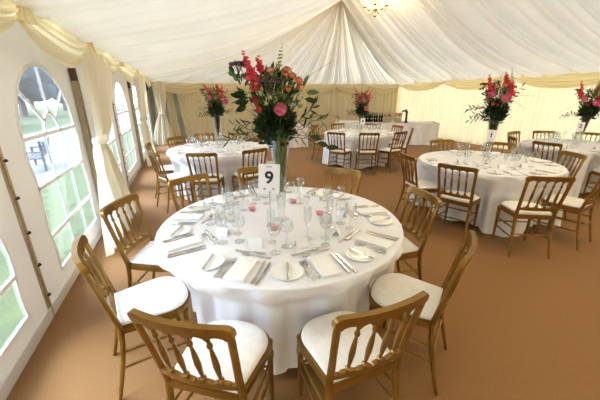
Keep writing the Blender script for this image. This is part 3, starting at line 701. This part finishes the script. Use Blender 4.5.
    for k in range(30):
        an = rnd.uniform(0, 6.28); ms.tube([(.014*cos(an), .014*sin(an), .20+.06*rnd.random()), (.040*cos(an+.5), .040*sin(an+.5), zb*.75), (.058*cos(an+.7), .058*sin(an+.7), zb+.04)], .0045, 5)
    for k in range(26):
        an = rnd.uniform(0, 6.28); q = rnd.uniform(0,.03); z = rnd.uniform(.36, zb-.03); ms.leaf((q*cos(an), q*sin(an), z), (cos(an)*.2, sin(an)*.2, -1 if k % 2 else 1), (cos(an+1.5), sin(an+1.5), 0), .11, .028)
    ms.build('stems', STEM if big else LEAF, r)
FL = [(T9, 'clear conical glass vase at the middle of table nine', 'tallest near flower arrangement with a pink rose on table nine', 1, True, 1.0, .60),
      (T1, 'tall dark-stemmed vase on the right-hand table behind number 1', 'red and pink flower arrangement on the right-hand table with number 1', 9, False, 1.0, .56),
      (TT, 'tall vase behind the number card on the table before the bar', 'pink and green flower arrangement on the table before the bar', 15, False, 1.05, .42),
      (TL, 'tall glass vase on the rear left table', 'flower arrangement with a red spike on the rear left table', 22, False, .92, .56),
      (T2, 'tall vase on the far right table at the picture edge', 'dark leafy arrangement with red blooms on the far right table', 31, False, 1.0, .50)]
for (cx, cy), vl, fl_, seed, big, s, h in FL:
    vase(cx, cy, vl, h, .070 if big else .075, .025 if big else .020)
    bouquet(cx, cy, toward(cx, cy), seed, fl_, h, s, big)

# ------------------------------------------------------------------ bar
def trestle(cx, cy, rz, L, W, label, clabel, H=.74, seed=0):
    t = empty('trestle_table', (cx, cy, 0), rz); tag(t, label, 'table', 'trestle tables at the back')
    m = MB(); m.box((-L/2+.01,-W/2+.01,H-.03), (L/2-.01,W/2-.01,H-.006)); m.build('table_top', POST, t, smooth=False)
    for sx in (-1, 1):
        for sy in (-1, 1): m = MB(); m.tube([(sx*(L/2-.18), sy*(W/2-.12), 0), (sx*(L/2-.18), sy*(W/2-.12), H-.03)], .016, 8); m.build('leg', STEEL, t)
    m = MB(); n = 220
    def per(u):
        P = 2*(L+W); d = (u % 1)*P
        for (ax, ay, bx, by, l) in ((-L/2,-W/2,L/2,-W/2,L),(L/2,-W/2,L/2,W/2,W),(L/2,W/2,-L/2,W/2,L),(-L/2,W/2,-L/2,-W/2,W)):
            if d <= l: k = d/l; return ax+(bx-ax)*k, ay+(by-ay)*k, (by-ay)/l, -(bx-ax)/l
            d -= l
        return -L/2, -W/2, 0, -1
    def fn(u, v):
        x, y, nx, ny = per(u)
        if v < .2: k = v/.2; return (x*k, y*k, H)
        d = (v-.2)/.8; q = .012*d*sin(u*150+seed) + .018*d*sin(u*61+2*seed) + .012
        return (x + nx*q, y + ny*q, H - (H-.02)*d)
    m.grid(fn, n, 14, True)
    o = m.build('tablecloth', LINEN, angle=60); o.location = (cx, cy, 0); o.rotation_euler = (0,0,rz); tag(o, clabel, 'tablecloth', 'white trestle cloths')
br = math.radians(-29.5)
bd = Vector((cos(br), sin(br))); bn = Vector((-bd.y, bd.x))
ef = Vector((7.80, 8.03))                                # front corner of the bar's right end
c1 = ef - bd*.93 + bn*.38; trestle(c1.x, c1.y, br, 1.84, .74, 'trestle table under the right half of the bar cloth', 'white cloth on the right half of the bar', .75)
c2 = ef - bd*2.68 + bn*.46; trestle(c2.x, c2.y, br, 1.44, .74, 'trestle table under the left half of the bar cloth', 'white cloth on the left half of the bar, under the bottles', .752, 2)
trestle(3.02, 9.75, math.radians(-3), 1.30, .8, 'trestle table left of the bar, against the back lining', 'white cloth on the small table left of the bar, behind the near flowers', .74, 4)
def bottle(x, y, z, label):
    r = empty('wine_bottle', (x, y, z)); tag(r, label, 'bottle', 'wine bottles on the bar')
    m = MB(); m.lathe([(.036,0),(.0385,.004),(.0385,.18),(.034,.205),(.017,.235),(.0145,.25),(.0145,.295),(.0165,.297),(.0165,.305),(.002,.306)], 16); m.build('glass_body', BOTTLE, r)
    m = MB(); m.grid(lambda u, v: (.0392*cos(-PI/2+.55-.65*PI*.6*(u-.5)), .0392*sin(-PI/2+.55-.65*PI*.6*(u-.5)), .09+.045*v), 8, 1); m.build('paper_label', CARD, r)
k = 0
ords = ['leftmost','second from the left','third from the left','fourth from the left','fifth from the left','sixth from the left']
for row, (a, b, n, nm) in enumerate(((-2.47,-2.17,6,'left cluster'),(-2.09,-1.84,4,'right cluster'))):
    for i in range(n):
        p = ef + bd*(a + (b-a)*i/(n-1)) + bn*(.13 + .09*(i % 2)); bottle(p.x, p.y, .754, 'dark wine bottle on the bar, %s in the %s' % (ords[i], nm))
rnd = random.Random(8)
for q, (a, lb) in enumerate(((-1.64,'nearer the bottles'),(-1.32,'nearer the black tap'))):
    p = ef + bd*a + bn*.2; r = empty('glass_tank_vase', (p.x, p.y, .756), br); tag(r, 'clear square glass tank on the bar, ' + lb, 'vase', 'glass tanks on the bar')
    m = MB()
    for lo, hi in (((-.12,-.10,0),(.12,.10,.008)),((-.12,-.10,.008),(-.114,.10,.2)),((.114,-.10,.008),(.12,.10,.2)),((-.114,-.10,.008),(.114,-.094,.2)),((-.114,.094,.008),(.114,.10,.2))): m.box(lo, hi)
    m.build('glass_walls', VASEG, r, smooth=False)
    m = MB(); m.box((-.11,-.09,.012), (.11,.09,.15)); m.build('packed_filling', simple('amber_filling_%d' % q, (.60,.47,.33), (.70,.57,.42), 30), r, smooth=False)
    r2 = empty('flower_posy', (p.x, p.y, .756+.155), br); tag(r2, 'low pink flower posy in the glass tank ' + lb, 'flowers', 'pink posies on the bar')
    m = MB(); ml = MB()
    for kx in range(6):
        for ky_ in range(3): rose(m, (-.10+kx*.04, -.06+ky_*.06, .075+.06*rnd.random()), .036, (rnd.uniform(-.4,.4), -.4, 1), rnd)
    for kk in range(14): ml.leaf((rnd.uniform(-.14,.14), rnd.uniform(-.08,.08), .01+.04*rnd.random()), (rnd.uniform(-1,1), rnd.uniform(-1,1), 1), (1,0,0), .09, .03)
    m.build('blooms', simple('soft_pink_petal_%d' % q, (.80,.42,.38), (.86,.55,.50), 20), r2); ml.build('leaves', LEAF, r2)
p = ef + bd*-1.07 + bn*.05; r = empty('bar_tap', (p.x, p.y, .751), br); tag(r, 'tall black drinks tap at the right of the glass tanks', 'tap')
m = MB(); m.lathe([(.075,0),(.075,.02),(.05,.035),(.036,.06),(.034,.30),(.045,.34),(.03,.37)], 18); m.build('column', BLACK, r)
m = MB(); m.tube([(.02,0,.33),(-.06,-.01,.38),(-.13,-.02,.37),(-.15,-.02,.33)], [.026,.028,.024,.018], 10); m.build('spout', BLACK, r)
m = MB(); m.tube([(.0,0,.35),(-.03,0,.43)], [.012,.02], 8); m.build('lever', BLACK, r)

# ------------------------------------------------------------------ chandelier
def chandelier(x, y, z, label):
    r = empty('chandelier', (x, y, z)); tag(r, label, 'chandelier', 'chandeliers along the ridge')
    m = MB(); m.tube([(0,0,.16),(0,0,.66)], .012, 8)
    for k in range(9): m.blob((0,0,.2+k*.05), .017, 8, 5)
    m.build('hanging_chain', BRASS, r)
    m = MB(); m.lathe([(.005,-.14),(.03,-.125),(.042,-.10),(.03,-.075),(.012,-.06),(.018,-.03),(.05,0),(.055,.02),(.03,.05),(.016,.08),(.026,.11),(.016,.14),(.012,.18)], 18); m.build('hub', BRASS, r)
    for k in range(5):
        a = k*2*PI/5 + .35; d = Vector((cos(a), sin(a), 0))
        m = MB(); m.tube([d*.04 + Vector((0,0,.02)), d*.10 + Vector((0,0,-.045)), d*.17 + Vector((0,0,-.05)), d*.22 + Vector((0,0,0)), d*.23 + Vector((0,0,.04))], .008, 8)
        m.lathe([(.012,.03),(.042,.045),(.045,.052),(.015,.055),(.015,.06)], 14, tuple(d*.23)); arm = m.build('arm', BRASS, r)
        m = MB(); m.lathe([(.0115,.058),(.0115,.13)], 12, tuple(d*.23)); m.build('candle_sleeve', CANDLE, arm)
        m = MB(); m.blob(tuple(d*.23 + Vector((0,0,.158))), .021, 10, 8, (.8,.8,1.4)); m.build('bulb', BULB, arm)
    L = bpy.data.lights.new('chandelier_light', 'POINT'); L.energy = CHE; L.color = (1,.74,.42); L.shadow_soft_size = .25
    lo = bpy.data.objects.new('chandelier_light', L); C.objects.link(lo); lo.location = (x, y, z+.17)
CHE = 85
chandelier(4.1, 6.5, 3.36, 'small brass candle chandelier hanging from the ceiling ridge above the bar-side table')
chandelier(4.1, .9, 3.36, 'added unseen brass candle chandelier at the front end of the ceiling ridge')  # second chandelier added out of view for warm light on the right

# ------------------------------------------------------------------ light, sky and camera
w = bpy.data.worlds.new('overcast_sky'); bpy.context.scene.world = w; w.use_nodes = True; nt = w.node_tree
bg = nt.nodes['Background']; tc = nt.nodes.new('ShaderNodeTexCoord'); sep = nt.nodes.new('ShaderNodeSeparateXYZ'); cr = nt.nodes.new('ShaderNodeValToRGB')
nt.links.new(tc.outputs['Generated'], sep.inputs[0]); nt.links.new(sep.outputs['Z'], cr.inputs['Fac'])
cr.color_ramp.elements[0].color = (.86,.93,1,1); cr.color_ramp.elements[1].color = (.66,.82,1,1)
nt.links.new(cr.outputs[0], bg.inputs['Color']); bg.inputs['Strength'].default_value = 5.0
S = bpy.data.lights.new('sun', 'SUN'); S.energy = 24.0; S.angle = math.radians(70); S.color = (.88,.94,1)
so = bpy.data.objects.new('sun', S); C.objects.link(so); so.rotation_euler = (math.radians(-12), math.radians(-58), 0)

cam = bpy.data.cameras.new('camera'); co = bpy.data.objects.new('camera', cam); C.objects.link(co); bpy.context.scene.camera = co
F, PITCH, ROLL, YAW, HC = 303.828, .33309, -.00484, .34804, 1.641
cam.sensor_width = 36; cam.lens = F/600*36; cam.clip_start = .02; cam.clip_end = 300
fw = Vector((sin(YAW)*cos(PITCH), cos(YAW)*cos(PITCH), -sin(PITCH))); rt = Vector((cos(YAW), -sin(YAW), 0)); up = rt.cross(fw)
r2 = rt*cos(ROLL) + up*sin(ROLL); u2 = -rt*sin(ROLL) + up*cos(ROLL)
M = Matrix((r2, u2, -fw)).transposed().to_4x4(); M.translation = Vector((0,0,HC)); co.matrix_world = M
sc = bpy.context.scene
sc.view_settings.view_transform = 'Standard'; sc.view_settings.look = 'None'; sc.view_settings.gamma = 1; sc.view_settings.use_curve_mapping = False
sc.view_settings.exposure = 0.26
cy_ = sc.cycles; cy_.use_denoising = True; cy_.max_bounces = 10; cy_.transparent_max_bounces = 40; cy_.diffuse_bounces = 6; cy_.glossy_bounces = 4; cy_.sample_clamp_indirect = 8
cy_.caustics_reflective = False; cy_.caustics_refractive = False
